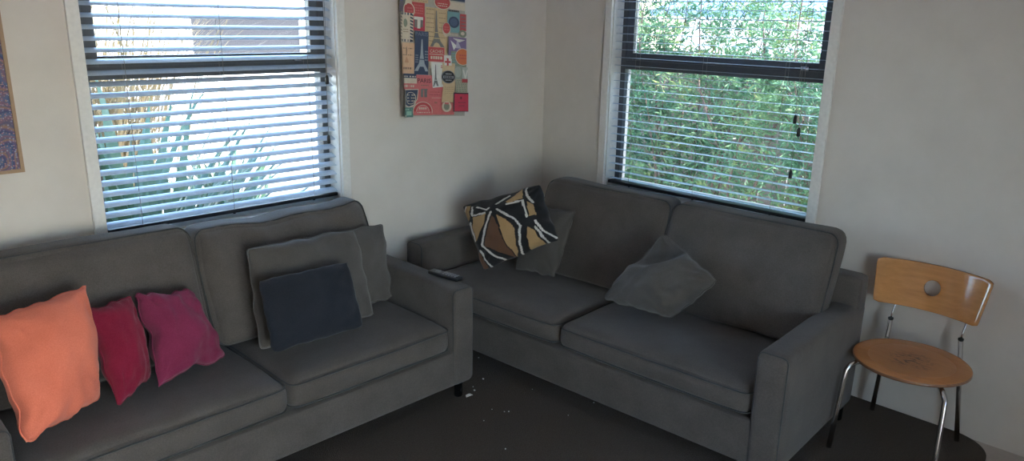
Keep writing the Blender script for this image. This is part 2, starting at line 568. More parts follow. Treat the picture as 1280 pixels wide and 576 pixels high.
# ------------------------------------------------------------------ sofas
def sofa(name, L, D, arm_w, arm_h, leg_h, base_h, split, seat_top, back_h, label, back_specs, loc, rot):
    """local frame: x along the sofa (0..L), y from front (0) to rear (D), z up"""
    root = empty(name, loc)
    root.rotation_euler = (0, 0, rot)
    tag(root, label, 'sofa', 'charcoal two-cushion sofas')
    S = M['sofa']
    base_top = base_h
    bm = soft_box(L / 2, D / 2 + .004, (leg_h + base_top) / 2, L - .006, D - .012, base_top - leg_h, .012, n=8)
    link('base', bm, S, root)
    for x in (0, L - arm_w):
        bm = soft_box(x + arm_w / 2, D / 2, (leg_h + arm_h) / 2, arm_w, D, arm_h - leg_h, .026, (.004, .003, .003), 12, .002, x + 1)
        a = link('arm', bm, S, root)
        bm = bmesh.new()
        lp = rrect_loop(x + .004, x + arm_w - .004, leg_h + .006, arm_h - .004, .024)
        tube(bm, [(p, .013, q) for p, q in lp], .0035, 6, closed=True)
        link('piping', bm, M['sofa_seam'], a)
    bm = soft_box(L / 2, D - .0575, (leg_h + .1 + back_h) / 2, L - .004, .115, back_h - leg_h - .1, .022, (0, 0, .002), 12, .002, 5)
    link('back_frame', bm, S, root)
    edges = [arm_w + .004, split, L - arm_w - .004]
    for i in (0, 1):
        x0, x1 = edges[i] + .002, edges[i + 1] - .002
        z0 = base_top + .002
        zt = seat_top - .022
        bm = soft_box((x0 + x1) / 2, .006 + (D - .13) / 2, (z0 + zt) / 2, x1 - x0, D - .13, zt - z0, .045, (.002, .012, .024), 16, .005, i + 7)
        c = link('seat_cushion', bm, S, root)
        for zz in (zt - .018, z0 + .018):
            bm = bmesh.new()
            lp = rrect_loop(x0 + .006, x1 - .006, .013, D - .135, .035)
            pts = []
            for p, q in lp:
                u = (p - (x0 + x1) / 2) / ((x1 - x0) / 2)
                pts.append((p, q - (.010 * max(0, 1 - u * u) ** .6 * (1 if q < .1 else 0)), zz + .003 * noise.noise(Vector((p * 5, q * 5, i * 3.3)))))
            tube(bm, pts, .0035, 6, closed=True)
            link('piping', bm, M['sofa_seam'], c)
    for spec in back_specs:
        x0, x1, zt, thick, lean, fn, yb = spec
        z0 = seat_top + .004
        hgt = zt - z0
        def shp(p, u, lean=lean, hgt=hgt, fn=fn):
            t = (u.z + 1) / 2
            p = Vector(p)
            p.y += lean * (t - .5)
            if fn: p = fn(p, u)
            return p
        bm = soft_box((x0 + x1) / 2, yb, (z0 + zt) / 2, x1 - x0, thick, hgt, .05, (.012, .03, .004), 18, .007, x0 * 3, fn=shp)
        c = link('back_cushion', bm, S, root)
        bm = bmesh.new()
        lp = rrect_loop(-(x1 - x0) / 2 + .003, (x1 - x0) / 2 - .003, -hgt / 2 + .003, hgt / 2 - .003, .047)
        pts = []
        for a, b in lp:
            u = Vector((a / ((x1 - x0) / 2), -.4, b / (hgt / 2)))
            p = shp(Vector((a, -thick / 2 + .030, b)), u)
            p += Vector((math.copysign(.008, a) * (1 - u.z ** 2) ** .6 if abs(u.x) > .9 else 0, 0, 0))
            pts.append(p + Vector(((x0 + x1) / 2, yb, (z0 + zt) / 2)))
        tube(bm, pts, .0035, 6, closed=True)
        link('piping', bm, M['sofa_seam'], c)
    for x in (.035, L - .035):
        for y in (.075, D - .06):
            bm = bmesh.new()
            tube(bm, [(x, y, 0), (x, y, .004), (x, y, leg_h - .004), (x, y, leg_h + .01)], .02, 14, taper=[.85, 1, 1, 1])
            link('leg', bm, M['sofa_leg'], root)
    return root

def slump(p, u):
    # loose feather cushion: high shoulders, sagging middle
    t = (u.z + 1) / 2
    k = smoothstep(.45, 1, t)
    p.z += k * (.022 * abs(u.x) ** 2.5 - .022 + .012 * math.sin(u.x * 9) * (1 - abs(u.x)) )
    p.y += .014 * k * math.sin(u.x * 11 + u.z * 3)
    return p

LA = 3.33 - 1.375
# left sofa: front at y=-.81, right end at x=-1.375 ; local x runs left -> right
sofa('sofa', LA, .84, .125, .57, .10, .272, 3.33 - 2.315, .425, .68,
     'charcoal sofa under the window by the poster, with coral and crimson cushions on it',
     [(.135, .925, .915, .16, .17, None, .575), (.935, LA - .20, .905, .17, .16, slump, .565)],
     (-3.33, -.81, 0), 0)
# right sofa: local x runs along -y, turned a little off the wall
LB, TB = 2.14, .045
sofa('sofa', LB, .853, .122, .572, .083, .275, 1.062, .418, .70,
     'charcoal sofa beside the wooden chair, with the patterned cushion at its far end',
     [(.445, 1.225, .892, .16, .19, None, .645), (1.235, LB - .10, .892, .16, .19, None, .645)],
     (-1.173, -.030, 0), TB - PI / 2)

# ------------------------------------------------------------------ scatter cushions
def cushion(name, corners, thick, mat, label, group=None, e=.06, amp=.006, seed=0, front=.55, pw=.5, n=26,
            folds=.006, corner_loss=None, mats=None, paint=None, piping=None, warp=None):
    """corners TL,TR,BR,BL seen from the room; front = share of the puff on the room side"""
    TL, TR, BR, BL_ = [Vector(c) for c in corners]
    cen = (TL + TR + BR + BL_) / 4
    ux = (TR + BR - TL - BL_).normalized(); uz = (TL + TR - BR - BL_).normalized()
    N = uz.cross(ux).normalized()
    if N.dot(CAM - cen) < 0: N = -N
    def surf(u, v, s):
        x = u * (1 - e * (1 - v * v)); y = v * (1 - e * (1 - u * u))
        rc = 1 - .045 * (abs(u) * abs(v)) ** 5
        x *= rc; y *= rc
        a, b = (x + 1) / 2, (y + 1) / 2
        p = (BL_ * (1 - a) + BR * a) * (1 - b) + (TL * (1 - a) + TR * a) * b
        env = max(0, (1 - u * u) * (1 - v * v))
        t = env ** pw
        if corner_loss: t *= corner_loss(u, v)
        h = thick * t * (front if s > 0 else 1 - front)
        q = Vector((u * 1.7 + seed * 5.3, v * 1.7 - seed * 2.7, s * 2.0))
        wr = noise.noise(q) * amp * 1.6 + noise.noise(q * 2.7) * amp
        # gathers running in from the corners
        for (cu, cv) in ((1, 1), (-1, 1), (1, -1), (-1, -1)):
            du, dv = cu - u, cv - v
            d = math.hypot(du, dv)
            ang = math.atan2(dv * cv, du * cu)
            wr += folds * math.sin(ang * 13 + seed + cu + 2 * cv) * math.exp(-(d / .55) ** 2) * min(1, d * 3)
        # ripple along the seam
        edge = max(abs(u), abs(v))
        al = v if abs(u) > abs(v) else u
        p += (ux * (1 if u > 0 else -1) * (abs(u) >= abs(v)) + uz * (1 if v > 0 else -1) * (abs(v) > abs(u))) * noise.noise(Vector((al * 3.1, seed * 2.2, (u if abs(u) > abs(v) else v) * 4))) * amp * 1.6 * smoothstep(.6, 1, edge)
        p += N * (s * h + wr * min(1, env * 6))
        if warp: p += warp(u, v, N, ux, uz)
        return p
    bm = bmesh.new()
    g = {}
    for s in (1, -1):
        for i in range(n + 1):
            for j in range(n + 1):
                u = math.sin((-1 + 2 * i / n) * PI / 2) * .55 + (-1 + 2 * i / n) * .45
                v = math.sin((-1 + 2 * j / n) * PI / 2) * .55 + (-1 + 2 * j / n) * .45
                bd = i in (0, n) or j in (0, n)
                if bd and s < 0:
                    g[s, i, j] = g[1, i, j]
                else:
                    g[s, i, j] = bm.verts.new(surf(u, v, s) - cen)
    faces_front = []
    for s in (1, -1):
        for i in range(n):
            for j in range(n):
                q = [g[s, i, j], g[s, i + 1, j], g[s, i + 1, j + 1], g[s, i, j + 1]]
                f = bm.faces.new(q if s > 0 else q[::-1])
                if s > 0: faces_front.append((f, i, j))
    bmesh.ops.recalc_face_normals(bm, faces=bm.faces[:])
    loop = []
    for i in range(n): loop.append(g[1, i, 0].co.copy())
    for j in range(n): loop.append(g[1, n, j].co.copy())
    for i in range(n, 0, -1): loop.append(g[1, i, n].co.copy())
    for j in range(n, 0, -1): loop.append(g[1, 0, j].co.copy())
    if paint:
        par = lambda i: math.sin((-1 + 2 * i / n) * PI / 2) * .55 + (-1 + 2 * i / n) * .45
        bm.faces.ensure_lookup_table()
        for (fc, i, j) in faces_front:
            fc.material_index = paint((par(i) + par(i + 1)) / 2, (par(j) + par(j + 1)) / 2)
    o = link(name, bm, mats or mat, None, True, cen)
    if piping:
        bm = bmesh.new()
        tube(bm, loop, .003, 6, closed=True)
        link('piping', bm, piping, o)
    if label: tag(o, label, 'cushion', group)
    return o

VEL = 'cushions on the left sofa'
cushion('cushion', [(-3.165, -.475, .80), (-2.855, -.425, .835), (-2.900, -.56, .455), (-3.165, -.72, .455)], .23, M['coral'],
        'coral orange velvet cushion leaning at the end of the sofa beside the crimson one', VEL, e=.05, seed=1, piping=M['coral'], folds=.012, amp=.011)
cushion('cushion', [(-2.888, -.455, .745), (-2.712, -.41, .752), (-2.718, -.53, .46), (-2.862, -.632, .447)], .14, M['crimson'],
        'small crimson velvet cushion standing between the coral and plum cushions', VEL, e=.04, seed=2, piping=M['crimson'], folds=.008, amp=.008)
cushion('cushion', [(-2.700, -.425, .755), (-2.495, -.40, .722), (-2.425, -.50, .442), (-2.722, -.60, .445)], .16, M['magenta'],
        'plum velvet cushion with a crumpled lower corner, right of the crimson cushion', VEL, e=.09, seed=3, piping=M['magenta'], folds=.012, amp=.012)
cushion('cushion', [(-2.265, -.415, .842), (-1.725, -.385, .815), (-1.72, -.515, .435), (-2.295, -.525, .435)], .13, M['grey_cushion'],
        'large charcoal cushion with pale piped edge standing directly behind the navy one', VEL, e=.03, seed=4, piping=M['pale_piping'], front=.5, amp=.008, folds=.008)
cushion('cushion', [tuple(CAM + (Vector(c) - CAM) * .968) for c in ((-2.262, -.49, .722), (-1.832, -.485, .71), (-1.835, -.60, .437), (-2.270, -.585, .437))], .07, M['navy'],
        'flat dark navy cushion propped in front of the large charcoal cushion', VEL, e=.02, seed=5, front=.35, folds=.003)
cushion('cushion', [tuple(CAM + (Vector(c) - CAM) * .988) for c in ((-1.95, -.305, .806), (-1.510, -.30, .785), (-1.535, -.40, .440), (-1.95, -.40, .440))], .12, M['grey_cushion'],
        'charcoal cushion wedged between the sofa arm and the large cushion behind the navy one', VEL, e=.03, seed=6, piping=M['grey_cushion'], front=.4, amp=.008, folds=.008)

# ------------------------------------------------------------------ patterned cushion
PAT = 'cushions on the right sofa'
PAT_TAN = [[(-0.887, 0.933), (-0.731, 0.879), (-0.819, 0.552), (-1.004, 0.413), (-0.984, 0.7)], [(-0.767, 0.472), (-0.367, 0.44), (-0.498, 0.185), (-0.861, -0.236), (-0.855, 0.238)], [(-0.097, 0.3), (0.09, 0.061), (0.226, -0.292), (0.043, -0.911), (-0.06, -1.016), (-0.122, -0.573)], [(0.183, 0.635), (0.604, 0.968), (0.592, 0.603), (0.236, 0.55)], [(0.66, 0.473), (0.795, 0.313), (0.783, -0.058), (0.634, -0.055)], [(0.509, -0.364), (0.607, -0.479), (0.702, -1.24), (0.254, -1.185)]]
PAT_BROWN = [[(-0.216, 0.318), (-0.156, 0.167), (-0.153, -0.496), (-0.09, -1.032), (-0.375, -0.762), (-0.68, -0.435), (-0.445, 0.01)], [(-1.002, -0.47), (-0.89, -0.52), (-0.836, -0.961), (-0.872, -1.051), (-1.015, -0.963)]]
PAT_WHITE = [[(-0.032, 0.655), (0.286, 0.856)], [(0.206, 0.529), (0.577, 0.542), (0.585, -0.052)], [(0.698, 0.952), (0.696, 0.628), (0.809, 0.375)], [(-0.054, 0.473), (0.291, -0.029), (0.362, -0.291), (0.162, -0.844), (0.023, -1.188)], [(-0.209, 0.44), (-0.475, 0.084), (-0.743, -0.407), (-0.538, -0.805), (-0.183, -1.191)], [(0.717, -0.23), (0.779, -0.602), (0.983, -0.942)], [(0.66, -0.425), (0.811, -1.215)], [(-0.679, 0.801), (-0.752, 0.527), (-0.373, 0.474)], [(-0.545, 0.753), (-0.306, 0.541), (-0.225, 0.572)], [(-1.011, 0.298), (-0.893, 0.371), (-0.898, -0.19)], [(-0.86, -0.504), (-0.746, -1.006), (-0.618, -1.131)], [(-1.004, 0.737), (-0.894, 0.906)]]
def inside(p, poly):
    r = False
    for i in range(len(poly)):
        (x1, y1), (x2, y2) = poly[i], poly[i - 1]
        if (y1 > p[1]) != (y2 > p[1]) and p[0] < (x2 - x1) * (p[1] - y1) / (y2 - y1) + x1:
            r = not r
    return r
def segd(p, a, b):
    a, b, p = Vector(a), Vector(b), Vector(p)
    d = b - a
    t = max(0, min(1, (p - a).dot(d) / d.dot(d)))
    return (p - a - d * t).length
def african(u, v):
    # hand printed panels: white lines, tan and brown fields on black
    w = Vector((noise.noise(Vector((u * 6, v * 6, 0))), noise.noise(Vector((u * 6, v * 6, 7))))) * .022
    p = (u + w.x, v + w.y)
    for l in PAT_WHITE:
        for a, b in zip(l, l[1:]):
            if segd(p, a, b) < .027: return 3
    for poly in PAT_TAN:
        if inside(p, poly): return 1
    for poly in PAT_BROWN:
        if inside(p, poly): return 2
    return 0
cushion('cushion', [(-.901, -.184, .753), (-.720, -.602, .918), (-.816, -.830, .682), (-.970, -.435, .452)], .14, None,
        'black cushion printed with tan, brown and white lines propped in the sofa corner', PAT, e=.04, seed=12, n=110, folds=.005,
        mats=[fabric('black_print', (.010, .010, .012), (.022, .022, .025), 350), fabric('tan_print', (.36, .225, .105), (.46, .30, .15), 350),
              fabric('brown_print', (.11, .055, .032), (.15, .075, .045), 350), fabric('white_print', (.55, .53, .50), (.64, .62, .59), 350)], paint=african)
cushion('cushion', [(-.60, -.44, .757), (-.60, -.752, .785), (-.735, -.735, .440), (-.80, -.50, .436)], .13, M['grey_cushion'],
        'plain charcoal cushion half hidden behind the black and gold patterned one', PAT, e=.05, seed=8, piping=M['grey_cushion'])
# flap-topped slumped cushion
SLUMP = [(-.62, -1.305, .788), (-.68, -1.642, .648), (-.77, -1.475, .44), (-.83, -1.13, .452)]
def thin_top(u, v):
    d = math.hypot(u + 1, v - 1)          # empty corner
    return .14 + .86 * smoothstep(.84, 1.06, d) + .05 * math.sin(u * 9 + v * 5) * (1 - smoothstep(.8, 1.0, d))
cushion('cushion', [tuple(CAM + (Vector(c) - CAM) * .985) for c in SLUMP], .23, M['grey_cushion'],
        'plain charcoal cushion slumped with its empty corner bunched up where two backrests meet', PAT, e=.03, seed=9, piping=M['grey_cushion'],
        corner_loss=thin_top, front=.6, amp=.009, folds=.010, pw=.36, n=44)


# ------------------------------------------------------------------ chair
def chair():
    ox, oy = -.33, -2.37
    SH = -.002
    root = empty('side_chair', (ox, oy, 0))
    LIFT = .003
    tag(root, 'blond plywood chair with round seat and chrome legs beside the sofa arm', 'chair')
    T = Matrix.Translation(-root.location)
    root.location.y += SH
    root.location.z = LIFT
    # seat: dished disc
    sz, r, th = .402, .226, .013
    bm = bmesh.new()
    rings = []
    n = 64
    prof = [(0.0, -.0025), (.25, -.0022), (.5, -.0014), (.75, -.0002), (.93, .0008), (.985, .0), (1, -.003), (1, -.010), (.985, -.013), (.9, -.0135), (.5, -.015), (0, -.016)]
    for pr, pz in prof:
        if pr == 0:
            rings.append([bm.verts.new((0, 0, pz))])
        else:
            rings.append([bm.verts.new((r * pr * math.cos(2 * PI * k / n), r * pr * math.sin(2 * PI * k / n), pz)) for k in range(n)])
    for a in range(len(rings) - 1):
        A, B = rings[a], rings[a + 1]
        for k in range(n):
            k2 = (k + 1) % n
            if len(A) == 1: f = bm.faces.new((A[0], B[k], B[k2]))
            elif len(B) == 1: f = bm.faces.new((A[k], B[0], A[k2]))
            else: f = bm.faces.new((A[k], B[k], B[k2], A[k2]))
            f.material_index = 1 if 5 <= a <= 8 else 0
    bmesh.ops.recalc_face_normals(bm, faces=bm.faces[:])
    link('seat', bm, [M['ply_seat'], M['ply_edge']], root, True, (0, 0, sz))
    # backrest : curved panel with round hole
    yc, zc, W, Hh = -2.328, .6375, .445, .198
    bm = bmesh.new()
    n = 96
    def panel(y, z):
        # y,z relative to the panel centre ; wider at the top
        yy = y * (1 + .10 * z / Hh)
        x = -.040 - .058 * (yy / (W / 2)) ** 2 + .055 * (z / Hh)
        return x, yy
    hr = .0335
    loops = []
    for i in range(n):
        t = 2 * PI * i / n
        c, s = math.cos(t), math.sin(t)
        k = min((W / 2) / abs(c) if abs(c) > 1e-6 else 9, (Hh / 2) / abs(s) if abs(s) > 1e-6 else 9)
        ey, ez = c * k, s * k
        # round the corners
        rr = .016
        qy = max(-(W / 2 - rr), min(W / 2 - rr, ey)); qz = max(-(Hh / 2 - rr), min(Hh / 2 - rr, ez))
        d = Vector((ey - qy, ez - qz))
        if abs(ey) > W / 2 - rr and abs(ez) > Hh / 2 - rr and d.length > 0:
            d = d.normalized() * rr
            ey, ez = qy + d.x, qz + d.y
        loops.append(((hr * c, hr * s), (ey, ez)))
    K = 9
    th = .013
    def ring(frac, dx):
        out = []
        for (a, b) in loops:
            y = a[0] + (b[0] - a[0]) * frac; z = a[1] + (b[1] - a[1]) * frac
            x, yy = panel(y, z)
            out.append(bm.verts.new((x + dx - ox, yc + yy - oy, zc + z)))
        return out
    fr = [0, .02] + [i / K for i in range(1, K)] + [.985, 1]
    fr = sorted(fr)
    Fg = [ring(f, (.0015 if f in (0, 1) else 0)) for f in fr]
    Bg = [ring(f, th - (.0015 if f in (0, 1) else 0)) for f in fr]
    for G, fl in ((Fg, 0), (Bg, 1)):
        for a in range(len(G) - 1):
            for k in range(n):
                k2 = (k + 1) % n
                q = (G[a][k], G[a][k2], G[a + 1][k2], G[a + 1][k])
                bm.faces.new(q if fl else q[::-1])
    for a, fl in ((0, 0), (-1, 1)):
        for k in range(n):
            k2 = (k + 1) % n
            f = bm.faces.new((Fg[a][k], Fg[a][k2], Bg[a][k2], Bg[a][k]))
            f.material_index = 1
    bmesh.ops.recalc_face_normals(bm, faces=bm.faces[:])
    o = link('backrest', bm, [M['ply'], M['ply_edge']], root, True)
    sharp(o, 50)
    # legs
    def put(nm, pts, r, m, seg=14, taper=None):
        bm = bmesh.new()
        tube(bm, pts, r, seg, taper=taper)
        bm.transform(T)
        return link(nm, bm, m, root)
    # front legs rise, then bend in under the seat
    zu = .376
    fl = put('leg', [(-.562, -2.172, 0), (-.535, -2.173, .15), (-.508, -2.174, .30), (-.500, -2.176, .345), (-.488, -2.184, .366), (-.46, -2.20, zu), (-.40, -2.238, zu), (-.33, -2.28, zu)], .0105, M['chrome'])
    fr_ = put('leg', [(-.588, -2.580, 0), (-.558, -2.572, .15), (-.525, -2.563, .31), (-.517, -2.560, .352), (-.505, -2.55, .370), (-.478, -2.535, zu), (-.41, -2.495, zu), (-.33, -2.45, zu)], .0105, M['chrome'])
    rl = put('leg', [(-.082, -2.178, 0), (-.081, -2.186, .22), (-.080, -2.193, .465)], .0105, M['chrome'])
    rr_ = put('leg', [(-.095, -2.543, 0), (-.087, -2.512, .23), (-.080, -2.482, .455)], .0105, M['chrome'])
    for leg, c, z in ((rl, (-.080, -2.193), .465), (rr_, (-.080, -2.482), .455)):
        bm = bmesh.new()
        tube(bm, [(c[0], c[1], z - .002), (c[0], c[1], z + .006), (c[0], c[1], z + .009)], .012, 14, taper=[1, 1, .6])
        bm.transform(T)
        link('cap', bm, M['tassel'], leg)
    # thin rods carrying the backrest
    put('back_rod', [(-.080, -2.193, .46), (-.076, -2.194, .50), (-.045, -2.197, .548), (-.034, -2.199, .62)], .0042, M['chrome'], 8)
    put('back_rod', [(-.080, -2.482, .45), (-.076, -2.484, .49), (-.045, -2.487, .540), (-.034, -2.487, .62)], .0042, M['chrome'], 8)
    # cross bars under the seat
    put('seat_bar', [(-.081, -2.188, .372), (-.20, -2.23, zu), (-.33, -2.28, zu)], .009, M['chrome'])
    put('seat_bar', [(-.083, -2.492, .372), (-.20, -2.47, zu), (-.33, -2.45, zu)], .009, M['chrome'])
    put('seat_bar', [(-.33, -2.275, zu), (-.33, -2.36, zu), (-.33, -2.455, zu)], .009, M['chrome'])
chair()

# ------------------------------------------------------------------ remote control on the left sofa's arm
root = empty('remote_control', (-1.412, -.645, .5785))
tag(root, 'slim black remote control lying on the front end of the sofa arm', 'remote control')
root.rotation_euler = (0, 0, .12)
bm = bmesh.new()
add_box(bm, -.023, .023, -.092, .092, 0, .018, .005)
link('body', bm, M['remote'], root)
rnd = random.Random(3)
for r_ in range(5):
    for c_ in range(3):
        bm = bmesh.new()
        x, y = (c_ - 1) * .012, -.07 + r_ * .018
        add_box(bm, x - .004, x + .004, y - .005, y + .005, .0175, .0205, .0012)
        link('button', bm, M['button'], root)
bm = bmesh.new()
tube(bm, [(0, .042, .0175), (0, .042, .0205)], .015, 20)
link('direction_pad', bm, M['button'], root)

# ------------------------------------------------------------------ litter on the carpet
def crumb(x, y, s, seed):
    bm = bmesh.new()
    bmesh.ops.create_icosphere(bm, subdivisions=1, radius=s)
    for v in bm.verts:
        v.co *= 1 + .5 * noise.noise(v.co / s * 1.3 + Vector((seed, 0, 0)))
        v.co.z = max(v.co.z * .6, -.3 * s)
    o = link('crumb', bm, M['white_bit'], smooth=False, loc=(x, y, .3 * s))
    tag(o, 'tiny white crumb lying on the dark carpet between the two sofas', 'crumb', 'white crumbs on the carpet')
for i, (x, y, s) in enumerate([(-1.055, -.497, .004), (-1.207, -.694, .005), (-1.345, -1.013, .004), (-1.36, -1.0, .003), (-1.485, -.994, .003), (-1.387, -.945, .003),
                               (-1.32, -.752, .005), (-.99, -1.23, .004), (-1.578, -1.226, .004), (-1.17, -1.224, .0025), (-1.105, -.938, .0025), (-1.30, -.72, .003)]):
    crumb(x, y, s, i)
bm = bmesh.new()
vs = [bm.verts.new(c) for c in ((-.02, -.004, .002), (-.012, .008, .006), (.004, .004, .009), (.016, .008, .004), (.018, -.010, .003), (.006, -.012, .006))]
bm.faces.new(vs[:4] + [vs[5]]); bm.faces.new((vs[3], vs[4], vs[5]))
r = bmesh.ops.extrude_face_region(bm, geom=bm.faces[:])
for v in [g for g in r['geom'] if isinstance(g, bmesh.types.BMVert)]: v.co.z -= .0015
bmesh.ops.recalc_face_normals(bm, faces=bm.faces[:])
o = link('paper_scrap', bm, M['white_bit'], smooth=False, loc=(-1.378, -.775, .0005))
tag(o, 'torn white paper scrap on the carpet in front of the left sofa leg', 'paper scrap')

# screw in the wall beside the window
bm = bmesh.new()
tube(bm, [(0, 0, 0), (0, -.005, 0), (0, -.006, 0)], .004, 10, taper=[.6, 1, .7])
o = link('wall_screw', bm, M['tassel'], loc=(-1.470, Y0 - .0002, 1.642))
tag(o, 'small dark screw in the bare wall between the window and the poster', 'screw')


# ------------------------------------------------------------------ poster
PM = {}
def pcol(c):
    k = tuple(c)
    if k not in PM: PM[k] = len(PM)
    return PM[k]
class Sheet:
    """a curling paper sheet; layout units: 7.2 per sheet unit across, two stacked layout pages"""
    X0, W, KZ = -1.153, .4815, .004185
    def __init__(self):
        self.bm = bmesh.new(); self.layer = 0
    def uv(self, cx, cy, pg=1):
        px = 8 + 0 + cx / 7.2; py = cy / 7.2 + (70 if pg == 2 else 0)
        xl = 16 + py * .035
        return ((px - xl) / (104 - xl), py)
    def pos(self, u, py, lay=0):
        z = 1.238 + (145 - 8 * u - py) * self.KZ
        curl = .030 * max(0, 1 - u / .16) ** 2
        y = Y0 - .0012 - curl - lay * .00022
        return Vector((self.X0 + u * self.W + curl * .25, y, z))
    def poly(self, pts, c, pg=1, fine=1):
        self.layer += 1
        q = [self.uv(x, y, pg) for x, y in pts]
        q = [(max(0, min(1, u)), v) for u, v in q]
        mi = pcol(c)
        self.fill(q, mi, self.layer)
    def fill(self, q, mi, lay):
        t = bmesh.new()
        vs = [t.verts.new((u, v, 0)) for u, v in q]
        es = [t.edges.new((vs[i], vs[(i + 1) % len(vs)])) for i in range(len(vs))]
        bmesh.ops.triangle_fill(t, edges=es, use_beauty=True)
        for k in (.03, .06, .09, .12, .16):
            bmesh.ops.bisect_plane(t, geom=t.verts[:] + t.edges[:] + t.faces[:], plane_co=(k, 0, 0), plane_no=(1, 0, 0))
        mp = {v: self.bm.verts.new(self.pos(v.co.x, v.co.y, lay)) for v in t.verts}
        for f in t.faces:
            try:
                g = self.bm.faces.new([mp[v] for v in f.verts]); g.material_index = mi
                g.normal_update()
                if g.normal.y > 0: g.normal_flip()
            except ValueError: pass
        t.free()
    def rect(self, x0, y0, x1, y1, c, pg=1):
        self.poly([(x0, y0), (x1, y0), (x1, y1), (x0, y1)], c, pg)
    def ell(self, cx, cy, rx, ry, c, pg=1, a0=0, a1=2 * PI, n=26):
        full = abs(a1 - a0) > 6.2
        m = n if full else n + 1
        self.poly([(cx + rx * math.cos(a0 + (a1 - a0) * i / n), cy + ry * math.sin(a0 + (a1 - a0) * i / n)) for i in range(m)], c, pg)
    def lines(self, x0, y0, x1, y1, c, pg=1, k=4, th=.35, seed=0):
        r = random.Random(seed)
        for i in range(k):
            y = y0 + (y1 - y0) * (i + .5) / k; h = (y1 - y0) / k * th / 2
            x = x0 + r.uniform(0, .06) * (x1 - x0)
            while x < x1:
                w = r.uniform(.04, .16) * (x1 - x0) + 3
                self.rect(x, y - h, min(x1, x + w), y + h, c, pg); self.layer -= 1
                x += w + r.uniform(.03, .06) * (x1 - x0) + 1.5
        self.layer += 1
    def text(self, body, x0, y0, x1, y1, c, pg=1):
        cu = bpy.data.curves.new('lettering', 'FONT'); cu.body = body; cu.resolution_u = 2
        o = bpy.data.objects.new('lettering', cu); COL.objects.link(o)
        dg = bpy.context.evaluated_depsgraph_get(); dg.update()
        me = bpy.data.meshes.new_from_object(o.evaluated_get(dg))
        bpy.data.objects.remove(o); bpy.data.curves.remove(cu)
        self.layer += 1
        xs = [v.co.x for v in me.vertices]; ys = [v.co.y for v in me.vertices]
        a, b, d, e = min(xs), max(xs), min(ys), max(ys)
        vs = []
        for v in me.vertices:
            u, w = self.uv(x0 + (v.co.x - a) / (b - a) * (x1 - x0), y1 - (v.co.y - d) / (e - d) * (y1 - y0), pg)
            vs.append(self.bm.verts.new(self.pos(u, w, self.layer)))
        mi = pcol(c)
        for p in me.polygons:
            try:
                g = self.bm.faces.new([vs[i] for i in p.vertices]); g.material_index = mi; g.normal_update()
                if g.normal.y > 0: g.normal_flip()
            except ValueError: pass
        bpy.data.meshes.remove(me)
CREAM, TANP, RED, ROSE, CRIM, NAVYP, TEAL, GREYP = (.62, .52, .40), (.58, .42, .24), (.48, .06, .06), (.58, .14, .14), (.50, .03, .07), (.035, .05, .10), (.16, .30, .31), (.17, .16, .15)
PEACH, BLK, WHT, ORG, PURP, OLIVE, MINT, INK = (.66, .40, .24), (.02, .02, .022), (.66, .63, .58), (.60, .15, .05), (.20, .13, .26), (.22, .24, .17), (.30, .50, .40), (.24, .15, .10)
S = Sheet()
S.fill([(0, -28), (1, -28), (1, 145), (0, 145)], pcol((.42, .38, .33)), 0)
# above the frame line
S.rect(60, -195, 250, -20, PEACH); S.rect(250, -195, 460, -40, ROSE); S.rect(460, -195, 690, -30, NAVYP); S.lines(270, -180, 440, -60, CREAM, k=5)
# page one
S.rect(50, 0, 200, 130, GREYP); S.lines(55, 0, 130, 120, PURP, k=6, th=.6, seed=2)
S.rect(200, -20, 345, 24, TANP); S.lines(210, 2, 330, 20, INK, k=2, seed=1)
S.rect(545, -20, 690, 50, CREAM)
S.rect(205, 25, 315, 142, RED); S.lines(222, 40, 300, 130, ROSE, k=4, th=.55, seed=3)
S.rect(205, 142, 318, 272, CRIM); S.rect(222, 150, 302, 176, WHT); S.rect(226, 176, 250, 246, GREYP); S.rect(252, 172, 278, 252, WHT); S.rect(280, 176, 300, 240, GREYP)
S.rect(318, 55, 520, 470, TANP)
for a in range(8): S.lines(328, 66 + a * 40, 398, 78 + a * 40, INK, k=1, th=.5, seed=a)
for a in range(6): S.lines(438, 90 + a * 44, 500, 102 + a * 44, INK, k=1, th=.45, seed=a + 20)
S.poly([(411, 78), (419, 78), (426, 230), (436, 300), (456, 350), (492, 402), (458, 402), (440, 372), (420, 362), (402, 372), (388, 402), (362, 402), (388, 350), (402, 300), (408, 230)], GREYP)
S.rect(404, 270, 432, 277, TANP); S.rect(394, 322, 446, 330, TANP)
S.ell(470, 2, 78, 62, CREAM); S.ell(470, 0, 70, 56, RED); S.lines(425, 2, 515, 40, CREAM, k=2, th=.4, seed=4)
S.poly([(150, -20), (186, -20), (200, 60), (135, 60)], CREAM)
S.ell(170, 102, 53, 68, CREAM); S.ell(170, 102, 44, 58, RED); S.lines(140, 70, 202, 150, ROSE, k=3, th=.5, seed=5)
S.rect(70, 125, 212, 378, CREAM)
for i in range(9):
    y = 128 + i * 28
    S.poly([(72, y), (98, y + 10), (98, y + 24), (72, y + 14)], NAVYP); S.layer -= 1
    S.poly([(184, y), (210, y + 10), (210, y + 24), (184, y + 14)], NAVYP); S.layer -= 1
for i in range(5):
    x = 76 + i * 27
    S.rect(x, 126, x + 14, 146, NAVYP); S.layer -= 1
    S.rect(x, 356, x + 14, 377, NAVYP); S.layer -= 1
S.layer += 1
S.ell(140, 215, 20, 36, OLIVE); S.lines(112, 262, 170, 300, INK, k=2, seed=6)
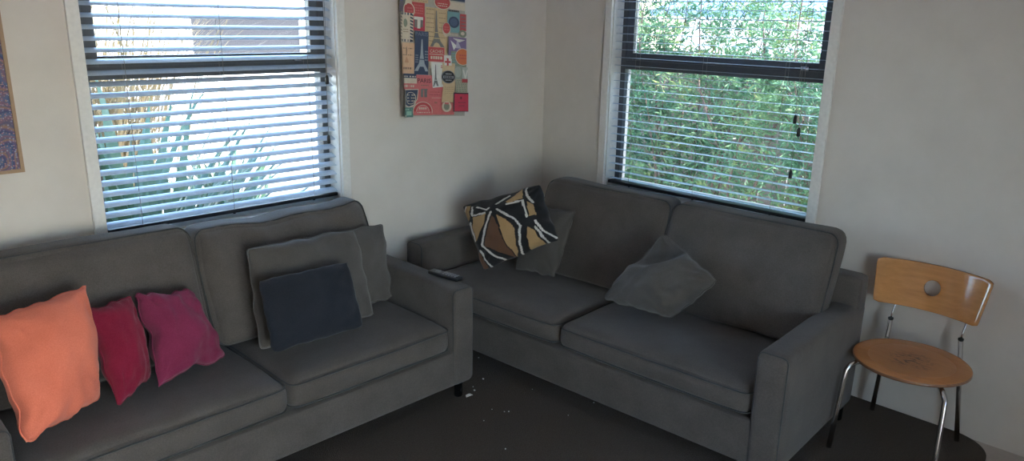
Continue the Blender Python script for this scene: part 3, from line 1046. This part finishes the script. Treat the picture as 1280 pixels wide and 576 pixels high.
S.rect(512, 70, 630, 258, TEAL); S.rect(520, 54, 624, 72, GREYP); S.lines(524, 55, 620, 71, BLK, k=1, th=.8, seed=7); S.ell(573, 165, 50, 52, NAVYP); S.ell(573, 165, 34, 36, (.06, .09, .16)); S.lines(530, 265, 610, 290, CREAM, k=1, th=.9)
S.rect(630, 82, 690, 235, RED); S.lines(640, 95, 684, 220, GREYP, k=4, th=.5, seed=8)
S.ell(503, 238, 38, 66, CREAM); S.ell(503, 226, 33, 48, RED); S.lines(482, 205, 526, 250, ROSE, k=2, th=.5)
S.ell(655, 262, 38, 34, OLIVE); S.ell(655, 262, 18, 16, CREAM)
S.rect(522, 300, 690, 470, PURP); S.poly([(540, 330), (600, 380), (570, 420)], WHT); S.poly([(600, 315), (640, 400), (590, 400)], (.45, .40, .50)); S.poly([(560, 310), (680, 320), (620, 345)], WHT)
S.rect(545, 430, 690, 700, OLIVE); S.lines(550, 440, 600, 560, TEAL, k=5, th=.6, seed=9)
S.ell(655, 478, 72, 80, CREAM); S.ell(655, 478, 66, 74, ORG); S.lines(620, 450, 690, 505, RED, k=2, th=.4)
S.rect(80, 384, 217, 660, PEACH); S.lines(92, 425, 205, 445, INK, k=1, th=.5); S.lines(92, 485, 205, 500, INK, k=1, th=.5); S.ell(148, 460, 5, 40, INK); S.poly([(146, 510), (152, 510), (172, 560), (126, 560)], (.55, .28, .16)); S.lines(100, 595, 200, 625, INK, k=1, th=.6)
S.rect(217, 275, 337, 662, NAVYP)
S.text('PARIS', 224, 284, 330, 316, (.15, .17, .22))
S.poly([(276, 345), (284, 345), (292, 480), (304, 560), (340, 630), (312, 630), (296, 590), (264, 590), (248, 630), (218, 630), (256, 560), (268, 480)], (.34, .36, .38))
S.rect(262, 520, 300, 528, NAVYP); S.lines(225, 480, 250, 560, (.25, .27, .3), k=4, th=.5); S.lines(305, 440, 334, 540, (.25, .27, .3), k=4, th=.5)
S.rect(345, 540, 470, 600, CREAM)
S.rect(334, 405, 480, 538, ROSE); S.rect(340, 410, 474, 532, RED); S.text('CACHES', 350, 428, 466, 458, CREAM); S.rect(344, 468, 470, 474, CREAM); S.lines(352, 486, 464, 516, CREAM, k=1, th=.9, seed=11)
S.rect(474, 474, 540, 620, WHT); S.rect(496, 498, 512, 566, RED); S.rect(478, 523, 530, 541, RED)
# page two
S.rect(230, 160, 570, 525, ROSE, 2)
S.rect(98, 153, 232, 192, NAVYP, 2); S.lines(104, 168, 228, 188, CREAM, 2, 1, .55, 12)
S.rect(100, 192, 236, 240, CREAM, 2); S.rect(100, 240, 236, 292, ROSE, 2); S.lines(112, 250, 212, 278, CREAM, 2, 1, .7, 13)
S.text('PARIS', 242, 192, 357, 230, (.03, .015, .02), 2); S.lines(270, 245, 336, 262, INK, 2, 1, .5, 14)
S.rect(270, 290, 292, 362, GREYP, 2); S.rect(300, 290, 324, 362, GREYP, 2); S.rect(276, 285, 330, 296, GREYP, 2); S.lines(345, 300, 440, 352, (.42, .08, .09), 2, 2, .3, 15)
S.lines(390, 402, 414, 420, INK, 2, 1, .8); S.rect(365, 365, 450, 368, CREAM, 2)
S.poly([(355, 38), (455, 38), (465, 262), (372, 274)], WHT, 2); S.poly([(392, 60), (398, 60), (404, 180), (424, 256), (410, 256), (397, 226), (384, 262), (374, 262), (390, 180)], GREYP, 2); S.rect(386, 200, 412, 205, WHT, 2); S.lines(440, 62, 466, 92, RED, 2, 2, .6)
S.rect(455, 40, 572, 240, TANP, 2)
S.rect(474, 0, 540, 60, WHT, 2); S.rect(496, -4, 512, 64, RED, 2); S.rect(478, 20, 530, 38, RED, 2)
S.rect(570, 60, 640, 190, (.28, .31, .26), 2); S.ell(598, 118, 32, 50, (.36, .38, .33), 2); S.rect(578, 185, 690, 315, (.40, .36, .26), 2)
for r_ in range(7): S.lines(582, 190 + r_ * 17, 688, 204 + r_ * 17, OLIVE, 2, 1, .7, 30 + r_); S.layer -= 1
S.layer += 1
S.rect(638, 70, 690, 182, (.42, .44, .40), 2); S.poly([(640, 95), (655, 95), (668, 150), (680, 95), (690, 95), (690, 110), (674, 178), (662, 178)], WHT, 2); S.rect(636, 180, 690, 214, RED, 2)
S.ell(508, 168, 62, 61, (.20, .20, .22), 2); S.ell(508, 168, 56, 55, BLK, 2); S.rect(462, 158, 556, 180, (.30, .30, .32), 2); S.lines(468, 160, 550, 178, BLK, 2, 1, .8, 16); S.lines(480, 130, 536, 150, (.30, .30, .32), 2, 1, .7); S.lines(480, 190, 536, 206, (.30, .30, .32), 2, 1, .7)
S.poly([(462, 240), (572, 228), (560, 330), (556, 408), (448, 410), (452, 340)], TANP, 2); S.lines(472, 255, 556, 330, INK, 2, 4, .14, 17); S.rect(452, 404, 552, 410, INK, 2)
S.ell(493, 448, 44, 50, CREAM, 2); S.ell(493, 446, 26, 34, OLIVE, 2); S.rect(474, 408, 512, 424, ROSE, 2)
S.poly([(106, 292), (244, 288), (236, 380), (206, 440), (160, 458), (116, 440)], CREAM, 2); S.poly([(112, 300), (238, 295), (230, 378), (202, 432), (160, 448), (120, 430)], NAVYP, 2); S.ell(175, 372, 48, 56, CREAM, 2); S.ell(175, 372, 43, 51, NAVYP, 2); S.lines(140, 330, 214, 410, CREAM, 2, 3, .35, 18)
S.rect(84, 455, 200, 545, (.10, .22, .20), 2); S.lines(108, 462, 186, 486, MINT, 2, 1, .5, 19); S.rect(130, 490, 186, 527, MINT, 2); S.ell(114, 533, 12, 10, CREAM, 2)
S.ell(280, 492, 84, 90, CREAM, 2, PI * .93, PI * 2.07); S.ell(280, 492, 78, 84, RED, 2, PI * .93, PI * 2.07); S.ell(280, 492, 56, 60, CREAM, 2, PI, PI * 2); S.ell(280, 492, 52, 56, ROSE, 2, PI, PI * 2); S.lines(246, 452, 314, 476, CREAM, 2, 1, .8, 21); S.rect(200, 492, 358, 526, ROSE, 2); S.lines(226, 494, 340, 510, CREAM, 2, 1, .5, 22)
S.rect(550, 312, 690, 494, (.06, .03, .04), 2); S.rect(560, 324, 690, 488, CRIM, 2); S.ell(620, 362, 9, 14, (.16, .02, .03), 2); S.lines(590, 398, 664, 414, (.22, .03, .05), 2, 1, .7, 23); S.lines(596, 430, 652, 444, (.22, .03, .05), 2, 1, .6, 24)
pm = []
for i, (c, k) in enumerate(sorted(PM.items(), key=lambda t: t[1])):
    pm.append(flat('poster_ink_%d' % i, c, .55))
bmesh.ops.remove_doubles(S.bm, verts=S.bm.verts[:], dist=1e-6)
cen = Vector((S.X0 + S.W / 2, Y0, 1.238))
S.bm.transform(Matrix.Translation(-cen))
o = link('art_poster', S.bm, pm, smooth=False, loc=cen)
md = o.modifiers.new('paper', 'SOLIDIFY'); md.thickness = .0004; md.offset = -1
tag(o, 'paper poster collaged with vintage Paris travel labels hanging on the bare corner wall', 'poster')

# ------------------------------------------------------------------ dotted painting at the far left
m, nt, b = new_mat('dot_painting')
v = coords(nt)
wv = nt.nodes.new('ShaderNodeTexNoise'); wv.inputs['Scale'].default_value = 5.5; wv.inputs['Detail'].default_value = 1
nt.links.new(v, wv.inputs['Vector'])
mu = nt.nodes.new('ShaderNodeMath'); mu.operation = 'MULTIPLY'; mu.inputs[1].default_value = 9
nt.links.new(wv.outputs['Fac'], mu.inputs[0])
fr = nt.nodes.new('ShaderNodeMath'); fr.operation = 'FRACT'
nt.links.new(mu.outputs[0], fr.inputs[0])
rp = ramp(nt, fr.outputs[0], [(0, (.05, .07, .16)), (.2, (.09, .13, .24)), (.4, (.20, .11, .16)), (.55, (.10, .10, .17)), (.7, (.30, .17, .12)), (.85, (.12, .09, .18)), (1, (.05, .07, .16))])
vo = nt.nodes.new('ShaderNodeTexVoronoi'); vo.inputs['Scale'].default_value = 120
nt.links.new(v, vo.inputs['Vector'])
dr = ramp(nt, vo.outputs['Distance'], [(.28, (1, 1, 1)), (.40, (0, 0, 0))])
vr = ramp(nt, vo.outputs['Color'], [(.2, (.10, .14, .30)), (.45, (.30, .32, .42)), (.6, (.34, .17, .22)), (.8, (.42, .30, .20))])
mx = nt.nodes.new('ShaderNodeMix'); mx.data_type = 'RGBA'
nt.links.new(dr.outputs[0], mx.inputs['Factor']); nt.links.new(rp.outputs[0], mx.inputs['A']); nt.links.new(vr.outputs[0], mx.inputs['B'])
nt.links.new(mx.outputs['Result'], b.inputs['Base Color']); b.inputs['Roughness'].default_value = .8
root = empty('dotted_art', (-3.25, Y0, 1.16))
tag(root, 'blue and mauve dotted painting with thin tan edge cut off by the left side', 'painting')
bm = bmesh.new(); add_box(bm, -.352, .352, -.012, -.001, .013, .90)
link('canvas', bm, m, root, False)
bm = bmesh.new()
for a, b_, c, d in ((-.365, -.353, 0, .913), (.353, .365, 0, .913), (-.353, .353, 0, .012), (-.353, .353, .901, .913)):
    add_box(bm, a, b_, -.014, -.001, c, d)
link('border', bm, flat('tan_border', (.36, .24, .15), .7), root, False)

# ------------------------------------------------------------------ outside
def ext(o, label=None, cat=None, group=None, kind=None):
    return tag(o, label, cat, group, kind)
GZ = -.30
bm = bmesh.new()
add_box(bm, -30, 30, -30, 40, GZ - .2, GZ)
struct('ground_outside', bm, M['ground'])

# planting bed along the wall
bm = bmesh.new()
bmesh.ops.create_grid(bm, x_segments=50, y_segments=24, size=1)
for v in bm.verts:
    x, y = v.co.x, v.co.y
    e = max(0, (1 - x ** 4) * (1 - y ** 4))
    v.co = Vector((x * 2.6, y * .65, .10 * e ** .5 + .03 * noise.noise(Vector((x * 9, y * 5, 0))) * e - .01))
o = link('planting_bed', bm, M['mulch'], loc=(-.9, 1.25, GZ))
tag(o, 'low bed of brown bark mulch under the flax outside the blind', 'planting bed', kind='structure')

def strip_leaf(bm, base, az, length, width, lift, droop, rnd, seg=9):
    p = Vector(base); el = lift
    dirh = Vector((math.cos(az), math.sin(az), 0)); side = Vector((-math.sin(az), math.cos(az), 0))
    prev = None
    st = length / seg
    for i in range(seg + 1):
        t = i / seg
        w = width * (.75 + .5 * t if t < .5 else 1.0 * (1 - ((t - .5) / .5) ** 2.2)) + .001
        fwd = dirh * math.cos(el) + Vector((0, 0, math.sin(el)))
        nrm = side.cross(fwd)
        row = [bm.verts.new(p - side * w / 2 + nrm * w * .12), bm.verts.new(p), bm.verts.new(p + side * w / 2 + nrm * w * .12)]
        if prev:
            bm.faces.new((prev[0], prev[1], row[1], row[0])); bm.faces.new((prev[1], prev[2], row[2], row[1]))
        prev = row
        p = p + fwd * st
        el -= droop / seg * (.3 + 1.4 * t)

rnd = random.Random(11)
def flax(name, x, y, n, L, label):
    bm = bmesh.new()
    for i in range(n):
        az = rnd.uniform(-.22 * PI, 1.22 * PI)
        lift = rnd.uniform(.55, 1.5)
        if math.sin(az) < 0: lift = max(lift, 1.25)
        strip_leaf(bm, (rnd.gauss(0, .09), rnd.gauss(0, .07), 0), az, L * rnd.uniform(.65, 1.1), rnd.uniform(.045, .07), lift, rnd.uniform(.2, 1.5), rnd)
    o = link(name, bm, M['flax'], loc=(x, y, GZ + .03))
    tag(o, label, 'plant', 'flax plants outside the window')
flax('flax_plant', -2.10, 1.25, 170, 1.7, 'big green flax with long strap leaves close outside the blind')
flax('flax_plant', -.75, 2.9, 55, 1.05, 'smaller green flax with drooping strap leaves farther right outside the blind')

bm = bmesh.new()
for i in range(700):
    strip_leaf(bm, (rnd.gauss(0, .25), rnd.gauss(0, .2), 0), rnd.uniform(0, 2 * PI), rnd.uniform(1.2, 2.9), rnd.uniform(.008, .016), rnd.uniform(1.15, 1.57), rnd.uniform(.3, 1.7), rnd, 8)
o = link('grass_tussock', bm, M['drygrass'], loc=(-1.15, 4.7, GZ))
tag(o, 'tall dry golden grass clump outside beyond the flax, upper left of the blind', 'plant')

# neighbour's white house
root = empty('neighbour_house', (2, 9, GZ))
tag(root, 'white neighbouring house with one grey window seen through the blind', 'house')
bm = bmesh.new()
add_box(bm, -7, 7, 0, 5, 0, 3.1)
for k in range(16):
    add_box(bm, -7.02, 7.02, -.02, 0, k * .19, k * .19 + .175)
link('wall', bm, M['house'], root, False)
bm = bmesh.new()
prof = [(-.6, 3.0), (-.6, 3.12), (2.5, 4.4), (5.6, 3.12), (5.6, 3.0), (2.5, 4.25)]
A = [bm.verts.new((-7.5, y, z)) for y, z in prof]; B = [bm.verts.new((7.5, y, z)) for y, z in prof]
bm.faces.new(A); bm.faces.new(B[::-1])
for i in range(6): bm.faces.new((A[i], B[i], B[(i + 1) % 6], A[(i + 1) % 6]))
bmesh.ops.recalc_face_normals(bm, faces=bm.faces[:])
link('roof', bm, M['house_glass'], root, False)
bm = bmesh.new()
x0, x1, z0, z1 = -.42, 1.46, 1.36, 2.02
for a, b, c, d in ((x0 - .06, x1 + .06, z0 - .06, z0), (x0 - .06, x1 + .06, z1, z1 + .06), (x0 - .06, x0, z0, z1), (x1, x1 + .06, z0, z1)):
    add_box(bm, a, b, -.06, -.021, c, d)
w = link('window', bm, M['house'], root, False)
bm = bmesh.new()
add_box(bm, x0, x1, -.04, -.03, z0, z1)
link('pane', bm, M['house_glass'], w, False)

# hedge outside the right window
def hedge():
    root = empty('hedge', (1.9, -.4, GZ))
    tag(root, 'dense green hedge with brown twigs filling the view through the right blind', 'hedge')
    rnd = random.Random(5)
    verts, faces = [], []
    tw = bmesh.new()
    def leaf(p, d, L, W):
        side = d.cross(Vector((rnd.gauss(0, 1), rnd.gauss(0, 1), rnd.gauss(0, 1))))
        if side.length < 1e-4: return
        side.normalize()
        k = len(verts)
        nrm = d.cross(side)
        m = p + d * L * .5 + nrm * L * .08
        verts.extend([p, m - side * W / 2, p + d * L, m + side * W / 2])
        faces.append((k, k + 1, k + 2, k + 3))
    for b in range(88):
        by = rnd.uniform(-3.2, 2.6); bx = rnd.uniform(-.15, .5)
        top = rnd.uniform(2.0, 3.1) - (.45 if -1.6 < by < -.5 else 0)
        pts = [Vector((bx, by, 0))]
        az = rnd.uniform(0, 2 * PI)
        for i in range(1, 7):
            pts.append(Vector((bx + .07 * i * math.cos(az) + rnd.gauss(0, .04), by + .09 * i * math.sin(az) + rnd.gauss(0, .05), top * i / 6)))
        tube(tw, pts, rnd.uniform(.007, .014), 5, taper=[1, .9, .8, .65, .5, .4, .25])
        for c in range(56):
            t = rnd.uniform(.06, 1)
            f = t * 6; i0 = min(5, int(f)); p0 = pts[i0].lerp(pts[i0 + 1], f - i0)
            d = Vector((rnd.gauss(-.45, .7), rnd.gauss(0, .8), rnd.gauss(.35, .5))).normalized()
            L = rnd.uniform(.15, .42)
            q = p0 + d * L
            if rnd.random() < .3:
                tube(tw, [p0, p0 + d * L * .6 + Vector((0, 0, .01)), q], .0028, 4, taper=[1, .7, .4])
            for l in range(15):
                s = rnd.uniform(.25, 1.05)
                dd = (d * .7 + Vector((rnd.gauss(0, .6), rnd.gauss(0, .6), rnd.gauss(.1, .5)))).normalized()
                leaf(p0 + d * L * s + Vector((rnd.gauss(0, .012), rnd.gauss(0, .012), rnd.gauss(0, .012))), dd, rnd.uniform(.05, .09), rnd.uniform(.011, .019))
    me = bpy.data.meshes.new('foliage')
    me.from_pydata([tuple(v) for v in verts], [], faces)
    me.materials.append(M['hedge'])
    o = bpy.data.objects.new('foliage', me); COL.objects.link(o); o.parent = root
    link('twigs', tw, M['twig'], root)
hedge()
# paling fence behind the hedge
root = empty('paling_fence', (3.1, 0, GZ))
tag(root, 'weathered paling fence glimpsed through gaps in the hedge', 'fence')
bm = bmesh.new()
for k in range(90):
    y = -6 + k * .135
    add_box(bm, 0, .02, y, y + .125, 0, 1.75 + .02 * (k % 3))
link('palings', bm, M['fence'], root, False)
bm = bmesh.new()
for z in (.3, 1.4): add_box(bm, .02, .07, -6, 6.2, z, z + .08)
link('rail', bm, M['fence'], root, False)
# neighbour's blue roof over the fence
root = empty('shed', (8.5, 1.5, GZ))
tag(root, 'pale shed with a blue roof seen above the hedge', 'shed')
bm = bmesh.new(); add_box(bm, -1.6, 1.6, -2, 2, 0, 2.25)
link('wall', bm, M['house'], root, False)
bm = bmesh.new()
prof = [(-2.0, 2.2), (0, 2.75), (2.0, 2.2), (2.0, 2.12), (0, 2.66), (-2.0, 2.12)]
A = [bm.verts.new((x, -2.3, z)) for x, z in prof]; B = [bm.verts.new((x, 2.3, z)) for x, z in prof]
bm.faces.new(A); bm.faces.new(B[::-1])
for i in range(6): bm.faces.new((A[i], B[i], B[(i + 1) % 6], A[(i + 1) % 6]))
bmesh.ops.recalc_face_normals(bm, faces=bm.faces[:])
link('roof', bm, M['roof_blue'], root, False)

# ------------------------------------------------------------------ light
w = bpy.data.worlds.new('sky'); scene.world = w
w.use_nodes = True
nt = w.node_tree
bg = nt.nodes['Background']
sky = nt.nodes.new('ShaderNodeTexSky')
sky.sky_type = 'NISHITA'
sky.sun_disc = False
SUN = Vector((.19, -.76, .64)).normalized()
sky.sun_elevation = math.asin(SUN.z)
sky.sun_rotation = math.atan2(SUN.x, SUN.y)
sky.air_density = 1.0; sky.dust_density = .8; sky.ozone_density = 2.0
nt.links.new(sky.outputs[0], bg.inputs[0])
bg.inputs[1].default_value = .22
sd = bpy.data.lights.new('sun', 'SUN')
sd.energy = 2.7; sd.angle = math.radians(.53); sd.color = (1, .95, .88)
so = bpy.data.objects.new('sun', sd); COL.objects.link(so)
so.rotation_euler = SUN.to_track_quat('Z', 'Y').to_euler()

scene.view_settings.view_transform = 'Standard'
scene.view_settings.look = 'None'
scene.view_settings.gamma = 1
scene.view_settings.use_curve_mapping = False
scene.view_settings.exposure = 3.4
scene.cycles.use_denoising = True
scene.cycles.max_bounces = 14
scene.cycles.diffuse_bounces = 8
scene.cycles.transparent_max_bounces = 24
scene.cycles.sample_clamp_indirect = 8
